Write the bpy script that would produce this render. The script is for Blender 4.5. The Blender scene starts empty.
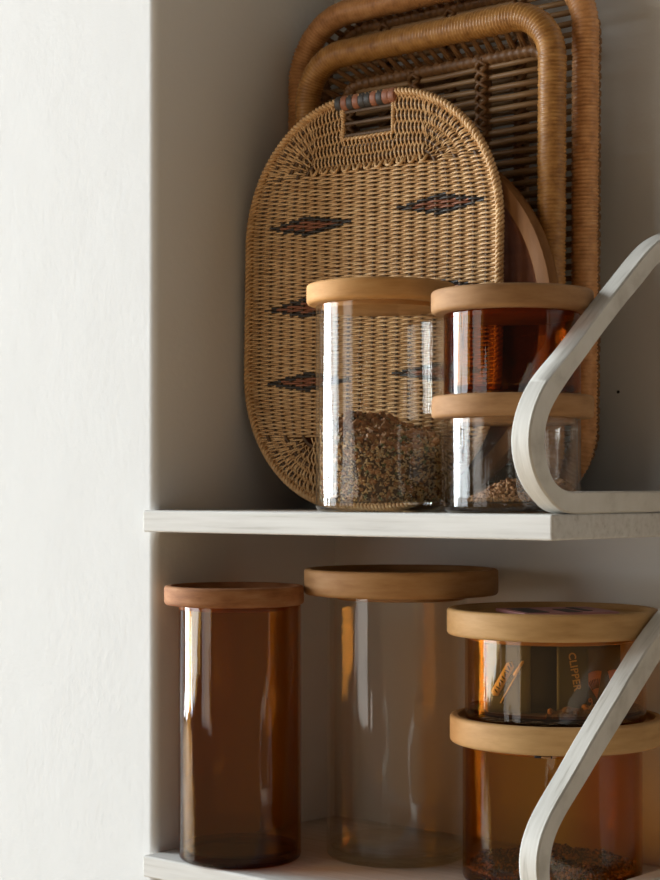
import bpy, bmesh, math, random
from mathutils import Vector, Matrix, noise
random.seed(7)
S = bpy.context.scene
COL = S.collection
PI = math.pi

# ------------------------------------------------------------------ camera frame
F_PX, CX, HOR = 1780.0, 330.0, 491.0
RV = Vector((0.7553, 0.6554, 0.0)).normalized()
FV = Vector((-RV.y, RV.x, 0.0))
CAM = Vector((0.845, -1.2607, 0.0199))

def at(px, Z, z=0.0):
    """world point on the ray column px at camera depth Z, height z"""
    c = (px - CX) / F_PX
    p = CAM + (FV + RV * c) * Z
    return Vector((p.x, p.y, z))

def on_x(px, py, X=0.0):
    c = (px - CX) / F_PX
    d = FV + RV * c
    t = (X - CAM.x) / d.x
    return (CAM.y + t * d.y, CAM.z + t * (HOR - py) / F_PX)

# ------------------------------------------------------------------ materials
def new_mat(name):
    m = bpy.data.materials.new(name); m.use_nodes = True
    nt = m.node_tree; nt.nodes.clear()
    out = nt.nodes.new('ShaderNodeOutputMaterial')
    return m, nt, out

def N(nt, kind, **kw):
    n = nt.nodes.new(kind)
    for k, v in kw.items():
        if k in n.inputs: n.inputs[k].default_value = v
        else: setattr(n, k, v)
    return n

def coords(nt, scale):
    tc = N(nt, 'ShaderNodeTexCoord'); mp = N(nt, 'ShaderNodeMapping')
    mp.inputs['Scale'].default_value = scale
    nt.links.new(tc.outputs['Object'], mp.inputs['Vector'])
    return mp.outputs['Vector']

def grain(name, cols, scale=(60, 60, 8), rough=0.5, bump=0.15, detail=5, nscale=3.0, spec=0.4, bdist=0.0006, lo=0.3, hi=0.7):
    m, nt, out = new_mat(name)
    v = coords(nt, scale)
    no = N(nt, 'ShaderNodeTexNoise', Scale=nscale, Detail=detail, Roughness=0.6)
    nt.links.new(v, no.inputs['Vector'])
    rp = N(nt, 'ShaderNodeValToRGB')
    el = rp.color_ramp.elements
    el[0].position = lo; el[0].color = (*cols[0], 1)
    el[1].position = hi; el[1].color = (*cols[-1], 1)
    for i, c in enumerate(cols[1:-1]):
        e = el.new(lo + (hi - lo) * (i + 1) / (len(cols) - 1)); e.color = (*c, 1)
    nt.links.new(no.outputs['Fac'], rp.inputs['Fac'])
    b = N(nt, 'ShaderNodeBsdfPrincipled', Roughness=rough)
    b.inputs['Specular IOR Level'].default_value = spec
    nt.links.new(rp.outputs['Color'], b.inputs['Base Color'])
    bp = N(nt, 'ShaderNodeBump', Strength=bump, Distance=bdist)
    nt.links.new(no.outputs['Fac'], bp.inputs['Height'])
    nt.links.new(bp.outputs['Normal'], b.inputs['Normal'])
    nt.links.new(b.outputs['BSDF'], out.inputs['Surface'])
    return m

def plain(name, col, rough=0.5, spec=0.4, metallic=0.0):
    m, nt, out = new_mat(name)
    v = coords(nt, (1, 1, 1))
    no = N(nt, 'ShaderNodeTexNoise', Scale=90.0, Detail=3.0)
    nt.links.new(v, no.inputs['Vector'])
    mx = N(nt, 'ShaderNodeMixRGB', blend_type='MULTIPLY', Fac=0.25)
    mx.inputs['Color1'].default_value = (*col, 1)
    nt.links.new(no.outputs['Fac'], mx.inputs['Color2'])
    b = N(nt, 'ShaderNodeBsdfPrincipled', Roughness=rough, Metallic=metallic)
    b.inputs['Specular IOR Level'].default_value = spec
    nt.links.new(mx.outputs['Color'], b.inputs['Base Color'])
    nt.links.new(b.outputs['BSDF'], out.inputs['Surface'])
    return m

def glass(name, tint, wav=0.35, refl=0.026):
    """thin-walled glass: each skin lets light through tinted by the path length and reflects by Schlick"""
    m, nt, out = new_mat(name)
    L = nt.links.new
    v = coords(nt, (34, 34, 3.0))
    no = N(nt, 'ShaderNodeTexNoise', Scale=1.6, Detail=1.5, Roughness=0.45)
    L(v, no.inputs['Vector'])
    v2 = coords(nt, (110, 110, 2.0))
    n2 = N(nt, 'ShaderNodeTexNoise', Scale=1.5, Detail=1.0)
    L(v2, n2.inputs['Vector'])
    hs = N(nt, 'ShaderNodeMath', operation='MULTIPLY_ADD'); hs.inputs[1].default_value = 0.22
    L(n2.outputs['Fac'], hs.inputs[0]); L(no.outputs['Fac'], hs.inputs[2])
    bp = N(nt, 'ShaderNodeBump', Strength=wav, Distance=0.004)
    L(hs.outputs[0], bp.inputs['Height'])
    geo = N(nt, 'ShaderNodeNewGeometry')
    dot = N(nt, 'ShaderNodeVectorMath', operation='DOT_PRODUCT')
    L(geo.outputs['Normal'], dot.inputs[0]); L(geo.outputs['Incoming'], dot.inputs[1])
    ab = N(nt, 'ShaderNodeMath', operation='ABSOLUTE'); L(dot.outputs['Value'], ab.inputs[0])
    om = N(nt, 'ShaderNodeMath', operation='SUBTRACT'); om.inputs[0].default_value = 1.0; L(ab.outputs[0], om.inputs[1])
    pw = N(nt, 'ShaderNodeMath', operation='POWER'); L(om.outputs[0], pw.inputs[0]); pw.inputs[1].default_value = 5.0
    fr = N(nt, 'ShaderNodeMath', operation='MULTIPLY_ADD'); L(pw.outputs[0], fr.inputs[0])
    fr.inputs[1].default_value = 0.9; fr.inputs[2].default_value = refl
    # path length inside the wall: 1/cos(theta'), sin(theta') = sin(theta)/1.5
    c2 = N(nt, 'ShaderNodeMath', operation='MULTIPLY'); L(ab.outputs[0], c2.inputs[0]); L(ab.outputs[0], c2.inputs[1])
    k = N(nt, 'ShaderNodeMath', operation='MULTIPLY_ADD'); L(c2.outputs[0], k.inputs[0])
    k.inputs[1].default_value = 1 / 2.25; k.inputs[2].default_value = 1 - 1 / 2.25
    sq = N(nt, 'ShaderNodeMath', operation='POWER'); L(k.outputs[0], sq.inputs[0]); sq.inputs[1].default_value = -0.5
    limb = N(nt, 'ShaderNodeMath', operation='MULTIPLY_ADD'); limb.inputs[1].default_value = 2.5
    L(pw.outputs[0], limb.inputs[0]); L(sq.outputs[0], limb.inputs[2])
    comb = N(nt, 'ShaderNodeCombineColor')
    for ch, t in zip(('Red', 'Green', 'Blue'), tint):
        p = N(nt, 'ShaderNodeMath', operation='POWER'); p.inputs[0].default_value = t
        L(limb.outputs[0], p.inputs[1]); L(p.outputs[0], comb.inputs[ch])
    tr = N(nt, 'ShaderNodeBsdfTransparent'); L(comb.outputs['Color'], tr.inputs['Color'])
    gl = N(nt, 'ShaderNodeBsdfGlossy', Roughness=0.03); gl.inputs['Color'].default_value = (1, 1, 1, 1)
    L(bp.outputs['Normal'], gl.inputs['Normal'])
    mx = N(nt, 'ShaderNodeMixShader')
    L(fr.outputs[0], mx.inputs['Fac']); L(tr.outputs[0], mx.inputs[1]); L(gl.outputs[0], mx.inputs[2])
    L(mx.outputs[0], out.inputs['Surface'])
    return m

def paint(name, col, bump=0.25, rough=0.9):
    m, nt, out = new_mat(name)
    L = nt.links.new
    v = coords(nt, (1, 1, 1))
    n1 = N(nt, 'ShaderNodeTexNoise', Scale=150.0, Detail=4.0, Roughness=0.6)
    n2 = N(nt, 'ShaderNodeTexNoise', Scale=14.0, Detail=3.0)
    L(v, n1.inputs['Vector']); L(v, n2.inputs['Vector'])
    ad = N(nt, 'ShaderNodeMath', operation='MULTIPLY_ADD'); ad.inputs[1].default_value = 2.5
    L(n2.outputs['Fac'], ad.inputs[0]); L(n1.outputs['Fac'], ad.inputs[2])
    bp = N(nt, 'ShaderNodeBump', Strength=bump, Distance=0.0012)
    L(ad.outputs[0], bp.inputs['Height'])
    b = N(nt, 'ShaderNodeBsdfPrincipled', Roughness=rough)
    b.inputs['Base Color'].default_value = (*col, 1)
    b.inputs['Specular IOR Level'].default_value = 0.04
    L(bp.outputs['Normal'], b.inputs['Normal']); L(b.outputs[0], out.inputs['Surface'])
    return m

M = {}
M['wall'] = paint('wall_paint', (0.685, 0.692, 0.688))
M['floor'] = grain('floor_boards', [(0.50, 0.35, 0.20), (0.62, 0.46, 0.28)], scale=(4, 1, 1), rough=0.45)
M['shelf'] = grain('whitewashed_wood', [(0.34, 0.32, 0.285), (0.51, 0.495, 0.465), (0.57, 0.558, 0.53)], scale=(4, 90, 90), rough=0.75, spec=0.1, bump=0.3, nscale=1.6, lo=0.22, hi=0.62)
M['bracket'] = grain('whitewashed_bent_wood', [(0.38, 0.355, 0.31), (0.54, 0.52, 0.47), (0.60, 0.58, 0.535)], scale=(220, 16, 16), rough=0.5, bump=0.35, nscale=1.4, lo=0.25, hi=0.65)
M['clear'] = glass('clear_glass', (0.974, 0.972, 0.960))
M['amber'] = glass('amber_glass', (0.85, 0.66, 0.38))
M['amber_wide'] = glass('golden_amber_glass', (0.89, 0.72, 0.38))
M['amber_base'] = glass('thick_amber_glass', (0.52, 0.28, 0.10))
M['clear_base'] = glass('thick_clear_glass', (0.90, 0.895, 0.84), refl=0.05)
M['amber_light'] = glass('light_amber_glass', (0.92, 0.79, 0.58))
M['amber_dark'] = glass('dark_amber_glass', (0.78, 0.55, 0.29))
def lidwood(name, a, b, c, rough=0.5):
    return grain(name, [a, b, c], scale=(10, 10, 55), rough=rough + 0.2, spec=0.22, bump=0.3, nscale=2.2, lo=0.3, hi=0.72)
M['lid_dark'] = lidwood('reddish_brown_wood', (0.1822, 0.0659, 0.0235), (0.2981, 0.1279, 0.0504), (0.3809, 0.1938, 0.0907), 0.55)
M['lid_brown'] = lidwood('mid_brown_wood', (0.2979, 0.1418, 0.0501), (0.3763, 0.1956, 0.0751), (0.4234, 0.2378, 0.1001), 0.45)
M['lid_beech'] = lidwood('pale_beech_wood', (0.3749, 0.2130, 0.0816), (0.4499, 0.2694, 0.1103), (0.5061, 0.3128, 0.1360), 0.4)
M['lid_pink'] = lidwood('pinkish_beech_wood', (0.2448, 0.1213, 0.0478), (0.3142, 0.1654, 0.0685), (0.3672, 0.2022, 0.0887), 0.5)
M['lid_gold'] = lidwood('golden_brown_wood', (0.4125, 0.2023, 0.0619), (0.5112, 0.2642, 0.0910), (0.5650, 0.3179, 0.1201), 0.5)
M['rattan'] = grain('rattan_wrap', [(0.2378, 0.1000, 0.0216), (0.3854, 0.1800, 0.0468), (0.4920, 0.2560, 0.0756)], scale=(45, 45, 45), rough=0.38, bump=0.2, nscale=2.0, lo=0.28, hi=0.72)
M['rattan_red'] = grain('rattan_wrap_reddish', [(0.40, 0.175, 0.058), (0.58, 0.28, 0.105), (0.70, 0.37, 0.155)], scale=(45, 45, 45), rough=0.36, bump=0.2, nscale=2.0, lo=0.28, hi=0.72)
M['cane'] = grain('cane_rods', [(0.24, 0.13, 0.055), (0.40, 0.25, 0.12)], scale=(8, 60, 60), rough=0.4, nscale=2)
M['cane_dark'] = grain('cane_binding', [(0.13, 0.06, 0.02), (0.27, 0.135, 0.05)], scale=(60, 60, 60), rough=0.45, nscale=2)
M['wicker'] = grain('wicker_strands', [(0.46, 0.25, 0.098), (0.68, 0.42, 0.195), (0.80, 0.55, 0.285)], scale=(40, 40, 120), rough=0.42, bump=0.15, nscale=2.0, lo=0.28, hi=0.7)
M['stake'] = grain('wicker_stakes', [(0.09, 0.048, 0.02), (0.15, 0.085, 0.038)], scale=(40, 40, 40), rough=0.6, nscale=2)
M['black'] = plain('blackened_strands', (0.055, 0.047, 0.040), 0.5)
M['terra'] = plain('terracotta_strands', (0.34, 0.125, 0.06), 0.5)
M['mahog_out'] = grain('oiled_brown_wood', [(0.16, 0.065, 0.018), (0.25, 0.11, 0.035)], scale=(30, 30, 6), rough=0.6, nscale=2, spec=0.12)
M['mahog_in'] = grain('dark_red_wood', [(0.085, 0.026, 0.010), (0.14, 0.045, 0.016)], scale=(8, 30, 30), rough=0.6, nscale=2, spec=0.10)
M['oat'] = plain('oat_flakes', (0.60, 0.39, 0.17), 0.7)
M['nut'] = plain('toasted_nuts', (0.36, 0.17, 0.06), 0.6)
M['bran'] = plain('dark_bran', (0.12, 0.065, 0.03), 0.7)
M['seed'] = plain('pale_seeds', (0.48, 0.36, 0.20), 0.6)
M['pepita'] = plain('green_seeds', (0.16, 0.17, 0.07), 0.6)
M['crumb'] = plain('orange_crumbs', (0.2700, 0.1224, 0.0420), 0.7)
M['crumb2'] = plain('golden_crumbs', (0.3840, 0.2028, 0.0788), 0.7)
M['foil_green'] = plain('dark_green_paper', (0.055, 0.062, 0.028), 0.35)
M['foil_grey'] = plain('grey_green_paper', (0.1320, 0.1426, 0.1020), 0.3)
M['foil_navy'] = plain('navy_paper', (0.0060, 0.0075, 0.0135), 0.35)
M['foil_brown'] = plain('grey_brown_paper', (0.1020, 0.0780, 0.0600), 0.4)
M['gold'] = plain('gold_ink', (0.95, 0.70, 0.30), 0.45)
M['gold_dim'] = plain('old_gold_ink', (0.5600, 0.3900, 0.1080), 0.5)
M['orange'] = plain('orange_ink', (0.85, 0.36, 0.16), 0.5)
M['pinkpaper'] = plain('pink_paper', (0.50, 0.24, 0.24), 0.6)
M['ink'] = plain('black_ink', (0.012, 0.010, 0.012), 0.5)
M['white'] = plain('white_ink', (0.75, 0.70, 0.66), 0.5)

# ------------------------------------------------------------------ mesh helpers
class MB:
    def __init__(s): s.v = []; s.f = []; s.m = []; s.mats = []
    def mi(s, mat):
        if mat not in s.mats: s.mats.append(mat)
        return s.mats.index(mat)
    def add(s, vs, fs, mat):
        o = len(s.v); i = s.mi(mat); s.v.extend(vs)
        for f in fs: s.f.append([k + o for k in f]); s.m.append(i)
    def tube(s, pts, rad, mat, sides=8, closed=False, up=Vector((0, 1, 0)), flat=1.0, caps=True, seg_mats=None):
        """rad: number or list; flat: ratio of the thickness along 'up' to the width"""
        n = len(pts); o = len(s.v)
        rs = rad if isinstance(rad, (list, tuple)) else [rad] * n
        for i, p in enumerate(pts):
            a = pts[(i - 1) % n] if (closed or i > 0) else p
            b = pts[(i + 1) % n] if (closed or i < n - 1) else p
            t = (b - a)
            if t.length < 1e-9: t = Vector((1, 0, 0))
            t.normalize()
            u = up - t * up.dot(t)
            if u.length < 1e-4: u = t.orthogonal()
            u.normalize(); w = t.cross(u)
            for k in range(sides):
                an = 2 * PI * k / sides
                s.v.append(p + (w * math.cos(an) + u * math.sin(an) * flat) * rs[i])
        cnt = n if closed else n - 1
        for i in range(cnt):
            j = (i + 1) % n
            mt = s.mi(seg_mats[i] if seg_mats else mat)
            for k in range(sides):
                l = (k + 1) % sides
                s.f.append([o + i * sides + k, o + i * sides + l, o + j * sides + l, o + j * sides + k]); s.m.append(mt)
        if caps and not closed:
            mt = s.mi(mat)
            s.f.append([o + k for k in range(sides)][::-1]); s.m.append(mt)
            s.f.append([o + (n - 1) * sides + k for k in range(sides)]); s.m.append(mt)
    def build(s, name, parent=None, smooth=True, sharp=None, loc=None, bevel=0):
        me = bpy.data.meshes.new(name)
        me.from_pydata([tuple(v) for v in s.v], [], s.f)
        for mt in s.mats: me.materials.append(mt)
        me.polygons.foreach_set('material_index', s.m)
        me.polygons.foreach_set('use_smooth', [smooth] * len(me.polygons))
        bm = bmesh.new(); bm.from_mesh(me)
        bmesh.ops.recalc_face_normals(bm, faces=bm.faces)
        bm.to_mesh(me); bm.free()
        if sharp is not None: me.set_sharp_from_angle(angle=math.radians(sharp))
        me.update()
        ob = bpy.data.objects.new(name, me); COL.objects.link(ob)
        if parent: ob.parent = parent
        if loc is not None: ob.location = loc
        if bevel:
            b = ob.modifiers.new('bevel', 'BEVEL'); b.width = bevel; b.segments = 3; b.limit_method = 'ANGLE'
        return ob

def lathe(mb, prof, mat, seg=96, axis='z', c=Vector((0, 0, 0))):
    """closed profile (r, h) revolved; r == 0 points collapse on the axis"""
    rings = []
    for r, h in prof:
        if r < 1e-7: vs = [(0, h)]
        else: vs = [(r, h)] * seg
        idx = []
        for k in range(len(vs)):
            a = 2 * PI * k / seg
            if axis == 'z': p = Vector((r * math.cos(a), r * math.sin(a), h))
            else: p = Vector((r * math.cos(a), h, r * math.sin(a)))
            idx.append(len(mb.v)); mb.v.append(p + c)
        rings.append(idx)
    mi = mb.mi(mat)
    for A, B in zip(rings[:-1], rings[1:]):
        for k in range(seg):
            l = (k + 1) % seg
            if len(A) == 1 and len(B) == 1: continue
            if len(A) == 1: f = [A[0], B[l], B[k]]
            elif len(B) == 1: f = [A[k], A[l], B[0]]
            else: f = [A[k], A[l], B[l], B[k]]
            mb.f.append(f); mb.m.append(mi)

def arc(cx, cy, r, a0, a1, n=5):
    return [(cx + r * math.cos(math.radians(a0 + (a1 - a0) * i / n)), cy + r * math.sin(math.radians(a0 + (a1 - a0) * i / n))) for i in range(n + 1)]

def box(mb, lo, hi, mat):
    x0, y0, z0 = lo; x1, y1, z1 = hi
    vs = [Vector(p) for p in ((x0,y0,z0),(x1,y0,z0),(x1,y1,z0),(x0,y1,z0),(x0,y0,z1),(x1,y0,z1),(x1,y1,z1),(x0,y1,z1))]
    mb.add(vs, [[0,3,2,1],[4,5,6,7],[0,1,5,4],[1,2,6,5],[2,3,7,6],[3,0,4,7]], mat)

def catmull(P, n=8):
    out = []
    Q = [P[0]] + list(P) + [P[-1]]
    for i in range(1, len(Q) - 2):
        a, b, c, d = [Vector(q) for q in Q[i-1:i+3]]
        for k in range(n):
            t = k / n
            out.append(0.5 * ((2*b) + (c-a)*t + (2*a-5*b+4*c-d)*t*t + (3*b-a-3*c+d)*t**3))
    out.append(Vector(P[-1]))
    return out

def thing(name, label, cat, loc=(0, 0, 0), rotz=0.0, group=None):
    o = bpy.data.objects.new(name, None); COL.objects.link(o)
    o.empty_display_size = 0.05
    o.location = loc; o.rotation_euler = (0, 0, rotz)
    o['label'] = label; o['category'] = cat
    if group: o['group'] = group
    return o
def tag(o, label, cat, group=None, kind=None):
    o['label'] = label; o['category'] = cat
    if group: o['group'] = group
    if kind: o['kind'] = kind
    return o
def struct(o): o['kind'] = 'structure'; return o

# ------------------------------------------------------------------ the setting
XL, YB, YF = -0.505, 0.303, 0.017        # recess side wall, back wall, breast face
LOW = -0.356                             # top of the lower shelf
ZT, ZB = 1.35, -1.35
mb = MB()
r = 0.009
outl = [(-9.6, YF)] + [(XL - r + x, YF + r + y) for x, y in arc(0, 0, r, -90, 0, 6)] + [(XL, YB), (-9.6, YB)]
n = len(outl)
mb.add([Vector((x, y, ZB)) for x, y in outl] + [Vector((x, y, ZT)) for x, y in outl],
       [[i, (i + 1) % n, n + (i + 1) % n, n + i] for i in range(n)] + [list(range(n))[::-1], list(range(n, 2 * n))], M['wall'])
struct(mb.build('wall_left', sharp=40))
mb = MB(); box(mb, (XL, YB, ZB), (1.6, YB + 0.12, ZT), M['wall']); struct(mb.build('wall_back', smooth=False))
mb = MB(); box(mb, (-9.6, -3.0, ZB - 0.05), (1.6, YB, ZB), M['floor']); struct(mb.build('floor', smooth=False))

# ------------------------------------------------------------------ shelves with bent-wood brackets
UP_OUT = [(660,239.8),(650.9,248.2),(641.8,258.8),(626.7,278.5),(608.5,301.2),(587.3,330),(573.6,348),(566.7,356.7),(550,376.4),(540.9,393),(534.8,408.2),(531,424.8),(529.5,441),(531,457),(534.8,473),(542.4,489.5),(553,503)]
UP_IN = [(660,262.6),(653,271),(644.8,281.5),(634,294.5),(623.6,307),(605.5,330),(592.6,348),(589,353),(574,373),(560.6,393),(551.5,409.7),(547,424.8),(545.5,441),(547,457),(551.5,475),(558,485),(566,490)]
LO_OUT = [(660,630.7),(647.4,649.7),(635,670),(623.6,689.5),(604.5,721),(588.6,748),(573,776.6),(555.6,805),(544.5,829),(539,848),(537.4,866)]
LO_IN = [(660,661),(648,681),(636,700.5),(623.6,721),(607.7,746.7),(592,773),(579.5,794),(563.6,819.5),(554.9,840),(551.4,857),(550.3,874)]

BW = 0.0198
def bracket_profile(o_px, i_px, base):
    O = [on_x(*p) for p in o_px]; I = [on_x(*p) for p in i_px]
    O = [(y, z - base) for y, z in O]; I = [(y, z - base) for y, z in I]
    return O, I
def eased(P, it=14):
    for _ in range(it):
        P = [P[0]] + [(P[k-1] + 2*P[k] + P[k+1]) / 4 for k in range(1, len(P)-1)] + [P[-1]]
    return P
def loop_mesh(O, I, z0):
    """outer and inner rails, from the wall over the loop's front and back along the board to the wall"""
    o = eased(catmull(O, 6)); i = eased(catmull(I, 6))
    mb = MB(); n = len(o)
    vs = []
    e = 0.0016
    for k in range(n):
        a = Vector((o[k][0], o[k][1])); b = Vector((i[k][0], i[k][1]))
        d = (b - a).normalized()
        # eight-point section with eased arrises
        sec = [(-BW + e, a), (-e, a), (0, a + d * e), (0, b - d * e), (-e, b), (-BW + e, b), (-BW, b - d * e), (-BW, a + d * e)]
        for x, p in sec: vs.append(Vector((x, p.x, p.y + z0)))
    fs = []
    for k in range(n - 1):
        for q in range(8):
            l = (q + 1) % 8
            fs.append([k*8+q, k*8+l, (k+1)*8+l, (k+1)*8+q])
    fs.append(list(range(8))[::-1]); fs.append([(n-1)*8+q for q in range(8)])
    mb.add(vs, fs, M['bracket'])
    return mb
def make_shelf(top, O, I, label):
    root = thing('wall_shelf', label, 'shelf', (0, 0, top))
    mb = MB()
    box(mb, (XL, 0.0, -0.0222), (0.0, YB, 0.0), M['shelf'])
    mb.build('board', root, smooth=False, bevel=0.0022)
    loop_mesh(O, I, 0.0).build('bracket', root, sharp=30)
    return root
O, I = bracket_profile(UP_OUT, UP_IN, 0.0)
tail_o = [(0.020, 0.0006), (0.06, 0.0), (0.15, 0.0008), (YB, 0.0012)]
tail_i = [(0.034, 0.0190), (0.07, 0.0198), (0.15, 0.0200), (YB, 0.0200)]
head_o = [(YB, 0.2700), (0.262, 0.2695), (0.230, 0.2670), (0.201, 0.2610)]
head_i = [(YB, 0.2510), (0.265, 0.2505), (0.235, 0.2480), (0.206, 0.2425)]
make_shelf(0.0, head_o + O + tail_o, head_i + I + tail_i, 'upper whitewashed wall shelf with bent wood bracket, holding woven trays and clear jars')
O2, I2 = bracket_profile(LO_OUT, LO_IN, LOW)
low_o = [(-0.0205, 0.0485), (-0.0150, 0.0349), (-0.0037, 0.0212), (0.0121, 0.0097), (0.031, 0.0006), (0.07, 0.0), (0.15, 0.0008), (YB, 0.0012)]
low_i = [(-0.0010, 0.0430), (0.0045, 0.0340), (0.0135, 0.0265), (0.0250, 0.0220), (0.043, 0.0196), (0.08, 0.0198), (0.15, 0.0200), (YB, 0.0200)]
top_o = [(YB, 0.288), (0.268, 0.2865), (0.235, 0.2790), (0.204, 0.2640)]
top_i = [(YB, 0.266), (0.274, 0.2645), (0.247, 0.2580), (0.214, 0.2430)]
make_shelf(LOW, top_o + O2 + low_o, top_i + I2 + low_i, 'lower whitewashed wall shelf with bent wood bracket, holding amber glass jars')

# ------------------------------------------------------------------ storage jars
def jar_body(R, H, mat, base_mat, t=0.0028, foot=0.009):
    h = 0.006
    heel = [(R - h + x, h + y) for x, y in arc(0, 0, h, -80, 0, 6)]
    well = [(R - t - 0.005 + x, foot + 0.005 + y) for x, y in arc(0, 0, 0.005, 0, -90, 5)]
    mb = MB()
    lathe(mb, [(0, 0.0012), (R * 0.55, 0.0012), (R - h * 1.6, 0.0)] + heel, base_mat, 128)
    prof = [heel[-1], (R, H * 0.25), (R, H * 0.5), (R, H * 0.75), (R, H - 0.001), (R - t / 2, H), (R - t, H - 0.001), (R - t, H * 0.75), (R - t, H * 0.5), (R - t, H * 0.25), well[0]]
    lathe(mb, prof, mat, 128)
    lathe(mb, well + [(R * 0.5, foot + 0.0006), (0, foot + 0.001)], base_mat, 128)
    return mb
def lid_mesh(R, h, plugR, mat, wall=0.008, rec=0.006, e=0.004):
    """turned wooden lid: rounded rim, recessed top, a plug that drops into the glass"""
    Ri = R - wall
    prof = [(0, -0.005), (plugR - 0.002, -0.005), (plugR, -0.004), (plugR, 0.0)]
    prof += [(R - e + x, e + y) for x, y in arc(0, 0, e, -90, 0, 5)]
    prof += [(R - e * 0.8 + x, h - e * 0.8 + y) for x, y in arc(0, 0, e * 0.8, 0, 90, 5)]
    prof += [(Ri + 0.0016 + x, h - 0.0016 + y) for x, y in arc(0, 0, 0.0016, 90, 180, 3)]
    prof += [(Ri, h - rec + 0.001), (Ri - 0.001, h - rec), (Ri * 0.5, h - rec), (0, h - rec)]
    mb = MB(); lathe(mb, prof, mat, 128)
    return mb
def make_jar(px, Z, base, R, lid_z, lid_h, lidR, lid_px, gmat, lmat, label, rot=0.0, wall=0.008, cat='jar'):
    p = at(px, Z, base)
    root = thing('storage_jar', label, cat, p, 0)
    jar_body(R, lid_z - base, gmat, BASES[gmat]).build('glass_body', root, sharp=50)
    q = at(lid_px, Z, lid_z) - p
    lid = lid_mesh(lidR, lid_h, min(R - 0.006, lidR - 0.01), lmat, wall=wall).build('lid', root, sharp=50, loc=q)
    lid.rotation_euler = (0, 0, rot)
    return root, p

BASES = {M['clear']: M['clear_base'], M['amber']: M['amber_base'], M['amber_wide']: M['amber_base'], M['amber_light']: M['amber_base'], M['amber_dark']: M['amber_base']}
k = 1 / F_PX
tall, tall_p = make_jar(380.5, 1.715, 0.0, 64.8*1.715*k, 0.1985, 0.0198, 74.5*1.715*k, 381, M['clear'], M['lid_gold'],
    'tall clear glass jar with golden wood lid, half filled with muesli', 0.4)
small, small_p = make_jar(512, 1.62, 0.0, 68.4*1.62*k, 0.0856, 0.0204, 81*1.62*k, 512.5, M['clear'], M['lid_pink'],
    'small clear glass jar of crumbs at the bottom of the upper stack', 1.2)
ambs, ambs_p = make_jar(512, 1.62, 0.1003, 68.4*1.62*k, 0.1806, 0.0208, 81*1.62*k, 512, M['amber_dark'], M['lid_pink'],
    'small dark amber jar stacked on the clear crumb jar, behind the bent bracket', 2.5)
amt, amt_p = make_jar(240, 1.825, LOW, 61.2*1.825*k, -0.0963, 0.0197, 69.8*1.825*k, 234.2, M['amber'], M['lid_dark'],
    'tall slim amber jar with worn reddish lid at the left end of the lower shelf', 0.9)
big, big_p = make_jar(397, 1.84, LOW, 70.4*1.84*k, -0.0866, 0.0266, 97*1.84*k, 401, M['clear'], M['lid_brown'],
    'large empty clear glass jar with wide overhanging brown wooden lid', 1.7)
wide, wide_p = make_jar(552, 1.725, LOW, 89.3*1.725*k, -0.2226, 0.0262, 106*1.725*k, 556, M['amber_wide'], M['lid_beech'],
    'wide amber jar with dark crumbs at the bottom of the lower stack', 0.2, wall=0.0085)
teaj, teaj_p = make_jar(555, 1.725, -0.2024, 90.0*1.725*k, -0.1189, 0.0256, 105*1.725*k, 552, M['amber_light'], M['lid_beech'],
    'short amber jar full of tea sachets, stacked on the wide amber jar', 2.9, wall=0.0085)

# a small printed sticker under the lid of the wide jar
mb = MB(); Rw = 89.3*1.725*k
fa = math.atan2(-FV.y, -FV.x)
def patch(a0, a1, z0, z1, R, mat, mb, nn=8):
    vs = []; fs = []
    for i in range(nn + 1):
        a = a0 + (a1 - a0) * i / nn
        for rr, zz in ((R, z0), (R, z1), (R + 0.0004, z1), (R + 0.0004, z0)):
            vs.append(Vector((rr * math.cos(a), rr * math.sin(a), zz)))
    for i in range(nn):
        for q in range(4):
            l = (q + 1) % 4
            fs.append([i*4+q, i*4+l, i*4+4+l, i*4+4+q])
    fs += [[0,1,2,3], [nn*4+3, nn*4+2, nn*4+1, nn*4]]
    mb.add(vs, fs, mat)
hz = -0.2226 - LOW
patch(fa - 0.31, fa - 0.12, hz - 0.0040, hz - 0.001, Rw, M['ink'], mb)
patch(fa - 0.235, fa - 0.135, hz - 0.0038, hz - 0.002, Rw + 0.0005, M['crumb2'], mb)
mb.build('sticker', wide)

# ------------------------------------------------------------------ loose food in the jars
def lump(mb, p, size, flat, mat, rnd):
    """a small irregular flake or crumb"""
    rot = Matrix.Rotation(rnd.uniform(0, 2*PI), 3, 'Z') @ Matrix.Rotation(rnd.uniform(-1.2, 1.2), 3, 'X') @ Matrix.Rotation(rnd.uniform(-1.2, 1.2), 3, 'Y')
    vs = []
    for (x, y, z) in LUMP_V:
        j = rnd.uniform(0.75, 1.2)
        vs.append(p + rot @ Vector((x * size * j, y * size * j * 0.72, z * size * flat * j)))
    mb.add(vs, LUMP_F, mat)
bm = bmesh.new(); bmesh.ops.create_icosphere(bm, subdivisions=1, radius=1.0)
LUMP_V = [tuple(v.co) for v in bm.verts]; LUMP_F = [[v.index for v in f.verts] for f in bm.faces]; bm.free()

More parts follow.
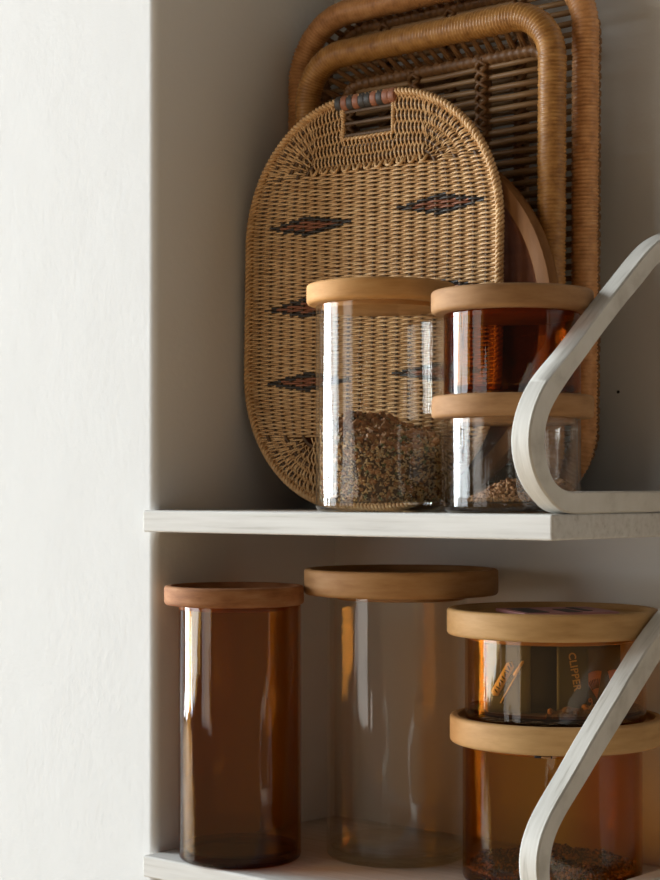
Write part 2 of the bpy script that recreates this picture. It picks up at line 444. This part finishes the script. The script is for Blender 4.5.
def heap(name, center, R, hfun, kinds, count, seed, label, cat, core, side=0.6):
    rnd = random.Random(seed); mb = MB()
    # filled core under the loose flakes
    rings, seg = 9, 40
    vs = [Vector((0, 0, hfun(0, 0) - 0.003))]; fs = []
    for i in range(1, rings + 1):
        rr = (R - 0.003) * i / rings
        for s_ in range(seg):
            a = 2*PI*s_/seg; x, y = rr*math.cos(a), rr*math.sin(a)
            vs.append(Vector((x, y, max(0.0005, hfun(x, y) - 0.003))))
    for s_ in range(seg):
        vs.append(Vector(((R-0.003)*math.cos(2*PI*s_/seg), (R-0.003)*math.sin(2*PI*s_/seg), 0.0003)))
    for s_ in range(seg): fs.append([0, 1+s_, 1+(s_+1)%seg])
    for i in range(rings):
        for s_ in range(seg):
            a, b = 1+i*seg+s_, 1+i*seg+(s_+1)%seg
            fs.append([a, a+seg, b+seg, b])
    fs.append([1+rings*seg+s_ for s_ in range(seg)][::-1])
    mb.add(vs, fs, core)
    for q in range(count):
        kind = rnd.random(); acc = 0
        for (w, mat, s0, s1, fl) in kinds:
            acc += w
            if kind <= acc: break
        sz = rnd.uniform(s0, s1)
        if rnd.random() < side:
            a = rnd.uniform(0, 2*PI); rr = R - sz * 0.9
            x, y = rr*math.cos(a), rr*math.sin(a); h = hfun(x, y)
            if h < 0.002: continue
            z = rnd.uniform(0.001, max(0.0012, h))
        else:
            rr = (R - sz) * math.sqrt(rnd.random()); a = rnd.uniform(0, 2*PI)
            x, y = rr*math.cos(a), rr*math.sin(a); h = hfun(x, y)
            if h < 0.0015: continue
            z = h - 0.001 + rnd.uniform(-0.001, 0.002)
        lump(mb, Vector((x, y, max(z, sz*fl*0.6))), sz, fl, mat, rnd)
    ob = mb.build(name, smooth=False, loc=center)
    return tag(ob, label, cat, kind='stuff')

def cam_xy(x, y):   # offsets along the view's right and away directions
    return x * RV.x + y * RV.y, x * FV.x + y * FV.y
Rt = 64.8*1.715*k - 0.0034
def h_muesli(x, y):
    u, w = cam_xy(x, y)
    return 0.066 + 0.30 * w - 0.14 * u + 0.006 * noise.noise(Vector((x*40, y*40, 1.3)))
heap('muesli', tall_p + Vector((0, 0, 0.0105)), Rt, h_muesli,
     [(0.38, M['oat'], 0.0015, 0.0034, 0.3), (0.20, M['bran'], 0.0014, 0.0032, 0.45), (0.10, M['nut'], 0.0016, 0.0034, 0.7), (0.055, M['nut'], 0.0045, 0.0078, 0.7),
      (0.235, M['seed'], 0.0013, 0.0028, 0.35), (0.03, M['pepita'], 0.003, 0.0045, 0.35)], 5200, 3,
     'heap of mixed brown muesli with seeds sloping inside the tall clear jar', 'muesli', M['bran'])
Rs = 68.4*1.62*k - 0.0034
def h_crumb(x, y):
    u, w = cam_xy(x, y)
    a = 0.021 * math.exp(-((u + 0.004) / 0.026)**2 - ((w + 0.02) / 0.03)**2)
    b = 0.020 * math.exp(-((u - 0.045) / 0.017)**2 - ((w - 0.008) / 0.03)**2)
    return a + b + 0.002 * noise.noise(Vector((x*70, y*70, 4.1))) - 0.0012
heap('granola_crumbs', small_p + Vector((0, 0, 0.0105)), Rs, h_crumb,
     [(0.45, M['crumb'], 0.0010, 0.0027, 0.8), (0.3, M['crumb2'], 0.0009, 0.0022, 0.7), (0.15, M['nut'], 0.0012, 0.003, 0.8), (0.10, M['bran'], 0.0010, 0.0022, 0.5)], 2600, 5,
     'small orange brown heap of granola crumbs inside the small clear jar', 'crumbs', M['nut'], side=0.15)
Rw2 = 89.3*1.725*k - 0.0034
def h_tea(x, y):
    u, w = cam_xy(x, y)
    return 0.0035 + 0.02 * w + 0.005 * noise.noise(Vector((x*45, y*45, 9.1)))
heap('cereal_crumbs', wide_p + Vector((0, 0, 0.0105)), Rw2, h_tea,
     [(0.3, M['nut'], 0.0013, 0.003, 0.6), (0.15, M['crumb'], 0.0013, 0.0028, 0.6), (0.55, M['bran'], 0.0012, 0.0028, 0.5)], 3000, 6,
     'layer of dark brown crumbs covering the base of the wide amber jar', 'crumbs', M['bran'], side=0.3)
Rj = 90.0*1.725*k - 0.0034
def h_nut(x, y):
    u, w = cam_xy(x, y)
    return 0.016 * math.exp(-((u - 0.01) / 0.03)**2 - ((w + 0.066) / 0.012)**2) - 0.0016
heap('dried_bits', teaj_p + Vector((0, 0, 0.0105)), Rj, h_nut,
     [(0.6, M['bran'], 0.003, 0.006, 0.8), (0.4, M['nut'], 0.003, 0.005, 0.8)], 200, 8,
     'few brown dried bits lying under the sachets in the short amber jar', 'crumbs', M['bran'], side=0.05)

# ------------------------------------------------------------------ tea sachets in the short amber jar
def text_mesh(body, size, name, mat, parent, loc, rot, depth=0.00015):
    cu = bpy.data.curves.new(name, 'FONT'); cu.body = body; cu.size = size; cu.align_x = 'CENTER'; cu.align_y = 'CENTER'
    cu.extrude = depth; cu.resolution_u = 3; cu.offset = size * 0.02; cu.space_character = 1.05
    tmp = bpy.data.objects.new(name + '_tmp', cu); COL.objects.link(tmp)
    bpy.context.view_layer.update()
    dg = bpy.context.evaluated_depsgraph_get()
    me = bpy.data.meshes.new_from_object(tmp.evaluated_get(dg))
    bpy.data.objects.remove(tmp); bpy.data.curves.remove(cu)
    me.materials.clear(); me.materials.append(mat); me.name = name
    ob = bpy.data.objects.new(name, me); COL.objects.link(ob)
    ob.parent = parent; ob.location = loc; ob.rotation_euler = rot
    return ob
def sachet_mesh(w, h, t, mat):
    """pillow packet standing in local x (width), z (height), front towards -y; crimped ends"""
    mb = MB(); nx, nz = 10, 14
    for side in (-1, 1):
        vs = []; fs = []
        for j in range(nz + 1):
            for i in range(nx + 1):
                u, v = i / nx, j / nz
                b = (4*u*(1-u))**0.6 * (min(1, (min(v, 1-v) / 0.14)) if min(v, 1-v) < 0.14 else 1.0)
                cr = 0.0003 * math.sin(i * PI) if v in (0, 1) else 0
                vs.append(Vector(((u - 0.5) * w, side * (0.0004 + t / 2 * b) + cr, v * h)))
        for j in range(nz):
            for i in range(nx):
                a = j*(nx+1)+i
                fs.append([a, a+1, a+nx+2, a+nx+1])
        mb.add(vs, fs, mat)
    n1 = (nx+1)*(nz+1)
    rim = [i for i in range(nx+1)] + [(j+1)*(nx+1)-1 for j in range(1, nz+1)] + [nz*(nx+1)+i for i in range(nx-1, -1, -1)] + [j*(nx+1) for j in range(nz-1, 0, -1)]
    mi = mb.mi(mat)
    for q in range(len(rim)):
        a, b = rim[q], rim[(q+1) % len(rim)]
        mb.f.append([a, b, b+n1, a+n1]); mb.m.append(mi)
    return mb
CAMROT = math.atan2(RV.y, RV.x)
def sachet(u, w, turn, wd, ht, mat, label, lean=0.0, t=0.004):
    p = teaj_p + RV * u + FV * w + Vector((0, 0, 0.0108))
    root = thing('tea_sachet', label, 'tea sachet', p, 0, 'tea sachets in the short amber jar')
    root.rotation_euler = Matrix.Rotation(CAMROT + turn, 3, 'Z').to_euler() if not lean else (Matrix.Rotation(CAMROT + turn, 3, 'Z') @ Matrix.Rotation(lean, 3, 'Y')).to_euler()
    sachet_mesh(wd, ht, t, mat).build('packet', root)
    return root
FRONT = (PI/2, 0, 0)
s1 = sachet(-0.049, -0.030, -0.45, 0.046, 0.066, M['foil_grey'], 'grey green tea sachet with a slanted gold emblem at the left', 0.0)
# gold emblem: slanted badge outlined and filled with strokes, a long thin line and a short dash
mb = MB()
def flatpoly(mb, pts, y, mat, th=0.0003):
    n = len(pts)
    vs = [Vector((x, y, z)) for x, z in pts] + [Vector((x, y - th, z)) for x, z in pts]
    mb.add(vs, [list(range(n)), list(range(n, 2*n))[::-1]] + [[i, (i+1) % n, n+(i+1) % n, n+i] for i in range(n)], mat)
def slant(cx, cz, L, W, ang, skew=0.0):
    c, s_ = math.cos(ang), math.sin(ang); out = []
    for a, b in ((-L/2, -W/2), (L/2 - skew, -W/2), (L/2, 0), (L/2 - skew, W/2), (-L/2, W/2), (-L/2 - skew*0.6, 0)):
        out.append((cx + a*c - b*s_, cz + a*s_ + b*c))
    return out
an = math.radians(60)
flatpoly(mb, slant(-0.003, 0.034, 0.036, 0.0085, an, 0.004), -0.0028, M['gold'])
for q in range(9):
    d = -0.015 + q * 0.0037
    flatpoly(mb, slant(-0.003 + d*math.cos(an), 0.034 + d*math.sin(an), 0.0042, 0.0011, an + 1.2 + 0.5*math.sin(q*2.3)), -0.0031, M['foil_green'])
flatpoly(mb, slant(0.0040, 0.027, 0.040, 0.0013, an), -0.0028, M['gold'])
flatpoly(mb, slant(0.0125, 0.044, 0.017, 0.0028, an - 0.08, 0.002), -0.0028, M['gold'])
mb.build('emblem', s1)
s2 = sachet(-0.012, -0.028, 0.12, 0.044, 0.067, M['foil_navy'], 'plain navy tea sachet in the middle, between the emblem and lettered ones')
s3 = sachet(0.010, -0.052, 0.10, 0.030, 0.068, M['foil_green'], 'narrow dark green tea sachet with gold capitals running downwards', 0.0)
text_mesh('CLIPPER', 0.0098, 'lettering', M['gold_dim'], s3, (0.001, -0.0029, 0.042), (PI/2, PI/2 - 0.16, 0))
s4 = sachet(0.039, -0.030, 0.55, 0.050, 0.064, M['foil_brown'], 'grey brown tea sachet printed with two orange fans at the right', 0.0)
mb = MB()
for cx, tilt in ((-0.010, 0.22), (0.011, -0.12)):
    pts = [(cx + 0.004, 0.014)]
    for q in range(9):
        a = PI/2 + tilt + (q - 4) * 0.105
        pts.append((cx + 0.004 + 0.027*math.cos(a), 0.014 + 0.027*math.sin(a)))
    flatpoly(mb, pts, -0.0029, M['orange'])
    for q in range(7):
        a = PI/2 + tilt + (q - 3) * 0.11
        x0, z0 = cx + 0.004 + 0.011*math.cos(a), 0.014 + 0.011*math.sin(a)
        flatpoly(mb, slant(x0 + 0.004*math.cos(a), z0 + 0.004*math.sin(a), 0.009, 0.0008, a), -0.0033, M['bran'])
mb.build('fan_print', s4)
text_mesh('19', 0.010, 'numerals', M['orange'], s4, (-0.0155, -0.0030, 0.0105), (PI/2, -0.6, 0))
s5 = sachet(0.010, 0.004, 0.0, 0.060, 0.066, M['foil_navy'], 'wide navy tea sachet standing at the back of the short amber jar')

# pink printed paper packet lying in the recess of the tea jar's lid
lid_top = -0.1189 + 0.0256 - 0.006
pc = at(552, 1.725, lid_top + 0.0002)
root = thing('paper_packet', 'pink paper packet with black print lying in the top lid recess', 'packet', pc, CAMROT + 0.25)
mb = MB(); box(mb, (-0.042, -0.036, 0), (0.055, 0.045, 0.0035), M['pinkpaper']); mb.build('packet', root, smooth=False, bevel=0.001)
mb = MB()
for x0, x1, y0, y1 in ((-0.036, -0.014, -0.03, 0.03), (0.004, 0.018, -0.034, 0.01), (0.026, 0.034, -0.02, 0.03)):
    box(mb, (x0, y0, 0.00355), (x1, y1, 0.0040), M['ink'])
mb.build('print', root, smooth=False)

# ------------------------------------------------------------------ rattan trays
def rrect(W, H, R, step=0.004, cz=None):
    """rounded rectangle in x (centred) and z (0..H); list of (point, s) with even spacing, anticlockwise"""
    hw = W / 2; P = []
    segs = [((-hw + R, 0), (hw - R, 0)), (hw - R, R, -90), ((hw, R), (hw, H - R)), (hw - R, H - R, 0), ((hw - R, H), (-hw + R, H)), (-hw + R, H - R, 90), ((-hw, H - R), (-hw, R)), (-hw + R, R, 180)]
    fine = []
    for sg in segs:
        if len(sg) == 2:
            a, b = sg; n = max(2, int(math.dist(a, b) / 0.002))
            fine += [(a[0] + (b[0]-a[0])*i/n, a[1] + (b[1]-a[1])*i/n) for i in range(n)]
        else:
            cx, cz_, a0 = sg; n = max(4, int(R * PI/2 / 0.002))
            fine += [(cx + R*math.cos(math.radians(a0 + 90*i/n)), cz_ + R*math.sin(math.radians(a0 + 90*i/n))) for i in range(n)]
    L = [0]
    for i in range(len(fine)):
        L.append(L[-1] + math.dist(fine[i], fine[(i+1) % len(fine)]))
    n = int(round(L[-1] / step)); out = []; j = 0
    for i in range(n):
        s_ = L[-1] * i / n
        while L[j+1] < s_: j += 1
        f = (s_ - L[j]) / max(1e-9, L[j+1] - L[j])
        a, b = fine[j], fine[(j+1) % len(fine)]
        out.append((a[0] + (b[0]-a[0])*f, a[1] + (b[1]-a[1])*f))
    return out
def wrapped(mb, path3, r, mat, pitch_pts=3, sides=14, seed=0, tilt=0.0):
    """a tube bound round with flat cane: each winding bulges a little"""
    rnd = random.Random(seed); pts = []; rad = []
    n = len(path3); jit = 0
    for i, p in enumerate(path3):
        ph = i % pitch_pts
        if ph == 0: jit = rnd.uniform(-0.0004, 0.0004)
        rad.append((r - 0.0015 if ph == 0 else r) + jit); pts.append(p)
    mb.tube(pts, rad, mat, sides=sides, closed=True)
def rattan_tray(name, label, cx, W, H, R, rr, y_rim, y_base, inset, rim_mat, seed, bars, lean, roll=0.0, group=None, rod_gap=0.0112):
    root = thing(name, label, 'tray', (cx, 0, 0), 0)
    root.rotation_euler = (lean, roll, 0)
    # rim
    Wc, Hc = W - 2*rr, H - 2*rr
    path = [Vector((x, y_rim, z + rr)) for x, z in rrect(Wc, Hc, R - rr, 0.00128)]
    mb = MB(); wrapped(mb, path, rr, rim_mat, 3, 14, seed); mb.build('rim', root)
    # base frame, bound with a thick dark twist
    br = 0.0075
    Wb, Hb = Wc - 2*inset, Hc - 2*inset
    pb = [Vector((x, y_base, z + rr + inset)) for x, z in rrect(Wb, Hb, max(0.02, R - rr - inset), 0.0022)]
    mb = MB(); wrapped(mb, pb, br, M['cane_dark'], 4, 10, seed + 1); mb.build('base_frame', root)
    # gallery: pairs of short canes slanting from rim to base frame
    mb = MB()
    po = rrect(Wc, Hc, R - rr, 0.0145); pi_ = rrect(Wb, Hb, max(0.02, R - rr - inset), 0.0145 * (1.0))
    no, ni = len(po), len(pi_)
    for i in range(no):
        f = i / no
        for df in (-0.16, 0.16):
            a = po[i]; q = (f + df / no + 0.004) % 1.0 * ni
            j = int(q) % ni; fr = q - int(q); b0, b1 = pi_[j], pi_[(j+1) % ni]
            b = (b0[0] + (b1[0]-b0[0])*fr, b0[1] + (b1[1]-b0[1])*fr)
            mb.tube([Vector((a[0], y_rim, a[1] + rr)), Vector(((a[0]+b[0])/2, (y_rim+y_base)/2, (a[1]+b[1])/2 + rr + inset/2)), Vector((b[0], y_base, b[1] + rr + inset))], 0.0021, M['cane_dark'], sides=6)
    mb.build('gallery', root)
    # floor of the tray: horizontal canes
    mb = MB(); z = rr + inset + br + 0.004
    top = rr + inset + Hb - br
    cr = max(0.02, R - rr - inset); rnd = random.Random(seed)
    while z < top:
        zz = z - rr - inset
        dz = min(zz, Hb - zz)
        hx = Wb/2 if dz > cr else Wb/2 - cr + math.sqrt(max(0, cr*cr - (cr-dz)**2))
        pts = [Vector((-hx + 2*hx*i/6, y_base + 0.001 + rnd.uniform(-0.0005, 0.0005), z + rnd.uniform(-0.0008, 0.0008))) for i in range(7)]
        mb.tube(pts, 0.0031 + rnd.uniform(-0.0003, 0.0003), M['cane'], sides=8)
        z += rod_gap
    mb.build('slats', root)
    # upright bars laced over the canes
    for bx in bars:
        mb = MB(); z0, z1 = rr + inset, rr + inset + Hb
        mb.tube([Vector((bx, y_base + 0.008, z0 + (z1-z0)*i/8)) for i in range(9)], 0.0045, M['cane_dark'], sides=8)
        n = int((z1 - z0) / rod_gap * 12)
        for s_ in (0, PI):
            pts = []
            for i in range(n):
                t = i / 12 * 2*PI / 2 + s_
                pts.append(Vector((bx + 0.0062*math.cos(t), y_base - 0.002 - 0.0035*abs(math.sin(t)), z0 + (z1-z0)*i/n)))
            mb.tube(pts, 0.0023, M['cane_dark'], sides=6)
        mb.build('cross_binding', root)
    return root
rattan_tray('rattan_tray', 'largest wrapped rattan tray standing at the back of the upper shelf', -0.300, 0.404, 0.560, 0.085, 0.0135, 0.221, 0.252, 0.010, M['rattan_red'], 11, [-0.09, 0.0, 0.09], -0.008)
rattan_tray('rattan_tray', 'smaller wrapped rattan tray standing in front of the largest rattan tray', -0.2845, 0.346, 0.504, 0.062, 0.0142, 0.184, 0.217, 0.026, M['rattan'], 12, [-0.125, -0.036, 0.052], -0.008)

# ------------------------------------------------------------------ round wooden tray
root = thing('wooden_tray', 'round brown wooden tray with thin rim behind the woven tray', 'tray', (-0.287, 0.0, 0.0), 0)
R = 0.186
Y0, Y1 = 0.1525, 0.1690
mb = MB()
RW = 0.0165
prof = [(R - RW, Y0 + 0.0008), (R - RW + 0.001, Y0), (R - 0.002, Y0 + 0.0004), (R, Y0 + 0.003), (R, Y1 - 0.003), (R - 0.003, Y1), (R * 0.5, Y1), (0, Y1)]
lathe(mb, prof, M['mahog_out'], 128, 'y', Vector((0, 0, R)))
prof = [(R - RW, Y0 + 0.0008), (R - RW - 0.003, Y0 + 0.0050), (R - RW - 0.008, Y0 + 0.0068), (R * 0.5, Y0 + 0.007), (0, Y0 + 0.007)]
lathe(mb, prof, M['mahog_in'], 128, 'y', Vector((0, 0, R)))
mb.build('dish', root, sharp=50)

# ------------------------------------------------------------------ woven wicker tray with a handle hole
def wicker_tray():
    cx, W, H, R = -0.3275, 0.341, 0.4305, 0.146
    YP = 0.1435
    root = thing('woven_tray', 'flat woven wicker tray with dark diamonds and striped handle hole', 'tray', (cx, 0, 0), 0)
    root.rotation_euler = (-0.006, 0.012, 0)
    e = 0.004                                   # weave ends inside the rim
    Wi, Hi, Ri = W - 2*e, H - 2*e, R - e
    hw = Wi / 2
    z_lo, z_hi = 0.078, 0.352                   # inner field between the two fans
    xin = 0.0725
    NB = 6
    NI = 9
    hole = (-0.0345, 0.0325, 0.385, 0.4175)
    dia = [(-0.081, 0.300, 0.064, 0.0105), (0.093, 0.307, 0.061, 0.0110), (-0.081, 0.2135, 0.064, 0.0105), (0.093, 0.222, 0.061, 0.0105), (-0.081, 0.135, 0.064, 0.0105), (0.093, 0.140, 0.061, 0.0105)]
    def colour(x, z):
        for (dx, dz, a, b) in dia:
            q = abs(x - dx)/a + abs(z - dz)/b
            if q < 1.0:
                return M['terra'] if (abs(z - dz) < b*0.50*(1 - abs(x-dx)/(a*0.72))) else M['black']
        return M['wicker']
    def half_x(z):
        z -= e
        dz = min(z, Hi - z)
        if dz <= 0: return hw - Ri
        return hw if dz > Ri else hw - Ri + math.sqrt(max(0, Ri*Ri - (Ri-dz)**2))
    rnd = random.Random(21)
    field = MB()
    AMP, WID = 0.0025, 0.00114
    def strand(xz, phase, width=None, sub=4):
        """xz: crossing points over the stakes; the strand passes in front of and behind alternate stakes"""
        pts = []; rad = []; mats = []
        n = len(xz)
        jz = rnd.uniform(-0.00025, 0.00025)
        for i in range(n - 1):
            a, b = xz[i], xz[i+1]
            for q in range(sub if i < n - 2 else sub + 1):
                t = q / sub
                x = a[0] + (b[0]-a[0])*t; z = a[1] + (b[1]-a[1])*t
                y = -AMP * math.cos(PI * (i + t + phase)) 
                pts.append(Vector((x, YP + y, z + jz)))
                w = WID if width is None else width[0] + (width[1]-width[0])*(i + t)/(n - 1)
                rad.append(w * rnd.uniform(0.93, 1.05))
                mats.append(colour(x, z))
        field.tube(pts, rad, M['wicker'], sides=6, flat=0.62, caps=False, seg_mats=mats)
    # straight rows
    z = z_lo; row = 0; pitch = 0.00215
    while z < z_hi:
        hx = half_x(z) 
        xs = [(-hx + (hx - xin)*i/NB) for i in range(NB)] + [(-xin + 2*xin*i/NI) for i in range(NI)] + [(xin + (hx - xin)*i/NB) for i in range(NB + 1)]
        strand([(x, z) for x in xs], row % 2)
        z += pitch; row += 1
    # fans and end bands: strands run from the inner field edge out to the rim
    def outer_pts():
        return [(x, zz + e) for x, zz in rrect(Wi, Hi, Ri, 0.0026)]
    po = outer_pts(); q = 0
    for (x, zz) in po:
        if z_lo - 0.0015 <= zz <= z_hi + 0.0015: continue
        topside = zz > 0.2
        zc = z_hi + 0.001 if topside else z_lo - 0.002
        ix = max(-xin, min(xin, x))
        corner = abs(x) > xin
        q += 1
        dx, dz = x - ix, zz - zc
        L = math.hypot(dx, dz)
        f0 = 0.0
        if corner: f0 = (1/6, 3/6, 2/6, 3/6)[q % 4]
        if topside and hole[0] - 0.002 < x < hole[1] + 0.002:
            nb = 3; pts = [(ix, zc + (hole[2] - 0.002 - zc) * i / nb) for i in range(nb + 1)]
            strand(pts, q % 2); continue
        nb = 6
        ks = [i / nb for i in range(nb + 1)]
        pts = [(ix + dx*f, zc + dz*f) for f in ks if f >= f0 - 1e-6]
        ph = ((0, 1, 1, 0, 1, 0, 0, 1)[q % 8] if corner else q % 2) + (nb + 1 - len(pts))
        wd = (WID * (0.55 + 0.45*pts_f(pts[0], (ix, zc), L)), WID*0.98) if corner else None
        strand(pts, ph, wd)
    field.build('weave', root)
    # stakes: upright in the field and sides, bending round the ends
    st = MB()
    for i in range(NI + 1):
        x = -xin + 2*xin*i/NI
        st.tube([Vector((x, YP, z_lo - 0.004)), Vector((x, YP, (z_lo+z_hi)/2)), Vector((x, YP, z_hi + 0.002))], 0.0019, M['stake'], sides=6, flat=0.45)
    inner = lambda x, zz: (max(-xin, min(xin, x)), max(z_lo, min(z_hi, zz)))
    pf = [(x, zz + e) for x, zz in rrect(Wi, Hi, Ri, 0.006)]
    for j in range(1, NB):
        f = j / NB; pts = []; runs = [[]]
        for (x, zz) in pf:
            ii = inner(x, zz); p = (ii[0] + (x-ii[0])*f, ii[1] + (zz-ii[1])*f)
            if hole[0] - 0.003 < p[0] < hole[1] + 0.003 and hole[2] - 0.002 < p[1] < hole[3] + 0.01:
                if runs[-1]: runs.append([])
                continue
            runs[-1].append(Vector((p[0], YP, p[1])))
        if len(runs) > 1: runs = [runs[-1] + runs[0]] + runs[1:-1]
        for rn in runs:
            if len(rn) > 2: st.tube(rn, 0.0019, M['stake'], sides=6, flat=0.45, closed=(len(runs) == 1))
    # knots where the end bands meet the field
    for zc in (z_hi + 0.001,):
        for i in range(11):
            x = -xin + 2*xin*i/10
            st.tube([Vector((x - 0.0045, YP - 0.001, zc + 0.005)), Vector((x - 0.001, YP - 0.0042, zc - 0.001)), Vector((x + 0.002, YP - 0.0042, zc - 0.0015)), Vector((x + 0.0055, YP - 0.001, zc + 0.005))], 0.0017, M['wicker'], sides=6)
    st.build('stakes', root)
    # binding round the hole
    hb = MB()
    x0, x1, z0, z1 = hole
    for (a, b) in (((x0, z1), (x0, z0)), ((x0, z0), (x1, z0)), ((x1, z0), (x1, z1))):
        for s_ in (0, PI):
            n = 40
            pts = [Vector((a[0] + (b[0]-a[0])*i/n + 0.0011*math.cos(i*0.9 + s_) * (a[0] == b[0]), YP + 0.0016*math.sin(i*0.9 + s_), a[1] + (b[1]-a[1])*i/n + 0.0011*math.cos(i*0.9 + s_) * (a[1] == b[1]))) for i in range(n + 1)]
            hb.tube(pts, 0.0015, M['wicker'], sides=6)
    hb.build('hole_edge', root)
    # twisted rim
    rm = MB(); path = rrect(W - 0.008, H - 0.008, R - 0.004, 0.0016)
    n = len(path)
    for s_ in range(3):
        pts = []
        for i, (x, zz) in enumerate(path):
            a, b = path[i-1], path[(i+1) % n]
            tx, tz = b[0]-a[0], b[1]-a[1]; l = math.hypot(tx, tz); nx, nz = tz/l, -tx/l
            t = 2*PI * round(n/9) * i / n + s_*2*PI/3
            pts.append(Vector((x + nx*0.0024*math.cos(t), YP + 0.0034*math.sin(t), zz + 0.004 + nz*0.0024*math.cos(t))))
        rm.tube(pts, 0.0020, M['wicker'], sides=6, closed=True)
    rm.build('rim', root)
    # striped handle wrap over the hole
    hm = MB(); x = hole[0] - 0.008; zt = H - 0.0075
    cols = [M['black'], M['terra'], M['black'], M['terra'], M['black'], M['black'], M['terra'], M['black'], M['terra'], M['terra']]
    dxs = (hole[1] + 0.004 - x) / len(cols)
    for c in cols:
        hm.tube([Vector((x, YP, zt)), Vector((x + dxs*0.15, YP, zt)), Vector((x + dxs*0.5, YP, zt)), Vector((x + dxs*0.85, YP, zt)), Vector((x + dxs, YP, zt))], [0.0076, 0.0079, 0.0080, 0.0079, 0.0076], c, sides=16, flat=0.8)
        x += dxs
    hm.build('handle', root)
    return root
def pts_f(p, c, L): return math.hypot(p[0]-c[0], p[1]-c[1]) / max(L, 1e-6)
wicker_tray()

# ------------------------------------------------------------------ a small nail in the back wall
c = (619 - CX) / F_PX; d = FV + RV*c; t = (YB - CAM.y) / d.y
nail = thing('wall_nail', 'tiny dark nail head in the back wall beside the trays', 'nail', (CAM.x + t*d.x, YB, CAM.z + t*(HOR-392)/F_PX))
mb = MB(); lathe(mb, [(0, -0.003), (0.0012, -0.0026), (0.0016, -0.0018), (0.0016, -0.0012), (0.0007, -0.001), (0.0007, 0.0), (0, 0.0)], M['ink'], 16, 'y'); mb.build('head', nail)

# ------------------------------------------------------------------ light: a tall window in the wall to the left, and the dim room
def area(name, loc, sx, sy, rot, power, col):
    l = bpy.data.lights.new(name, 'AREA'); l.shape = 'RECTANGLE'; l.size = sx; l.size_y = sy; l.energy = power; l.color = col
    o = bpy.data.objects.new(name, l); COL.objects.link(o); o.location = loc; o.rotation_euler = rot
    return o
area('window_daylight', (-9.0, -2.67, 1.985), 2.69, 6.63, (PI/2, 0, -PI/2), 2050.0, (0.90, 0.965, 1.0))
area('window_daylight', (-9.0, -6.40, 1.985), 4.00, 6.63, (PI/2, 0, -PI/2), 1150.0, (0.90, 0.965, 1.0))
area('curtained_daylight', (-3.06, -7.0, 0.5), 3.2, 3.4, (PI/2, 0, 0), 115.0, (1.0, 0.97, 0.92))

w = bpy.data.worlds.new('World'); S.world = w; w.use_nodes = True
nt = w.node_tree; nt.nodes.clear()
out = nt.nodes.new('ShaderNodeOutputWorld'); bg = nt.nodes.new('ShaderNodeBackground')
tc = nt.nodes.new('ShaderNodeTexCoord'); sep = nt.nodes.new('ShaderNodeSeparateXYZ')
mr = nt.nodes.new('ShaderNodeMapRange'); mr.inputs['From Min'].default_value = -0.6; mr.inputs['From Max'].default_value = 0.8
rp = nt.nodes.new('ShaderNodeValToRGB')
rp.color_ramp.elements[0].color = (0.80, 0.54, 0.30, 1)
rp.color_ramp.elements[1].color = (0.062, 0.06, 0.056, 1)
e = rp.color_ramp.elements.new(0.47); e.color = (0.075, 0.065, 0.052, 1)
e = rp.color_ramp.elements.new(0.37); e.color = (0.42, 0.31, 0.20, 1)
nt.links.new(tc.outputs['Generated'], sep.inputs[0]); nt.links.new(sep.outputs['Z'], mr.inputs['Value'])
nt.links.new(mr.outputs[0], rp.inputs['Fac']); nt.links.new(rp.outputs['Color'], bg.inputs['Color'])
bg.inputs['Strength'].default_value = 1.0
nt.links.new(bg.outputs[0], out.inputs['Surface'])

# ------------------------------------------------------------------ camera
cd = bpy.data.cameras.new('Camera'); cam = bpy.data.objects.new('Camera', cd); COL.objects.link(cam)
cam.location = CAM; cam.rotation_euler = (PI/2, 0, CAMROT)
cd.sensor_fit = 'VERTICAL'; cd.sensor_height = 36.0; cd.sensor_width = 27.0
cd.lens = F_PX / 880 * 36.0
cd.shift_y = (HOR - 440) / 880
cd.clip_start = 0.05
cd.dof.use_dof = True; cd.dof.focus_distance = 1.66; cd.dof.aperture_fstop = 11
S.camera = cam

S.view_settings.view_transform = 'Standard'; S.view_settings.look = 'None'
S.view_settings.gamma = 1.0; S.view_settings.use_curve_mapping = False
S.view_settings.exposure = -0.13
S.cycles.max_bounces = 12; S.cycles.diffuse_bounces = 5; S.cycles.glossy_bounces = 4
S.cycles.transparent_max_bounces = 48
S.cycles.use_denoising = True
S.cycles.sample_clamp_indirect = 4.0
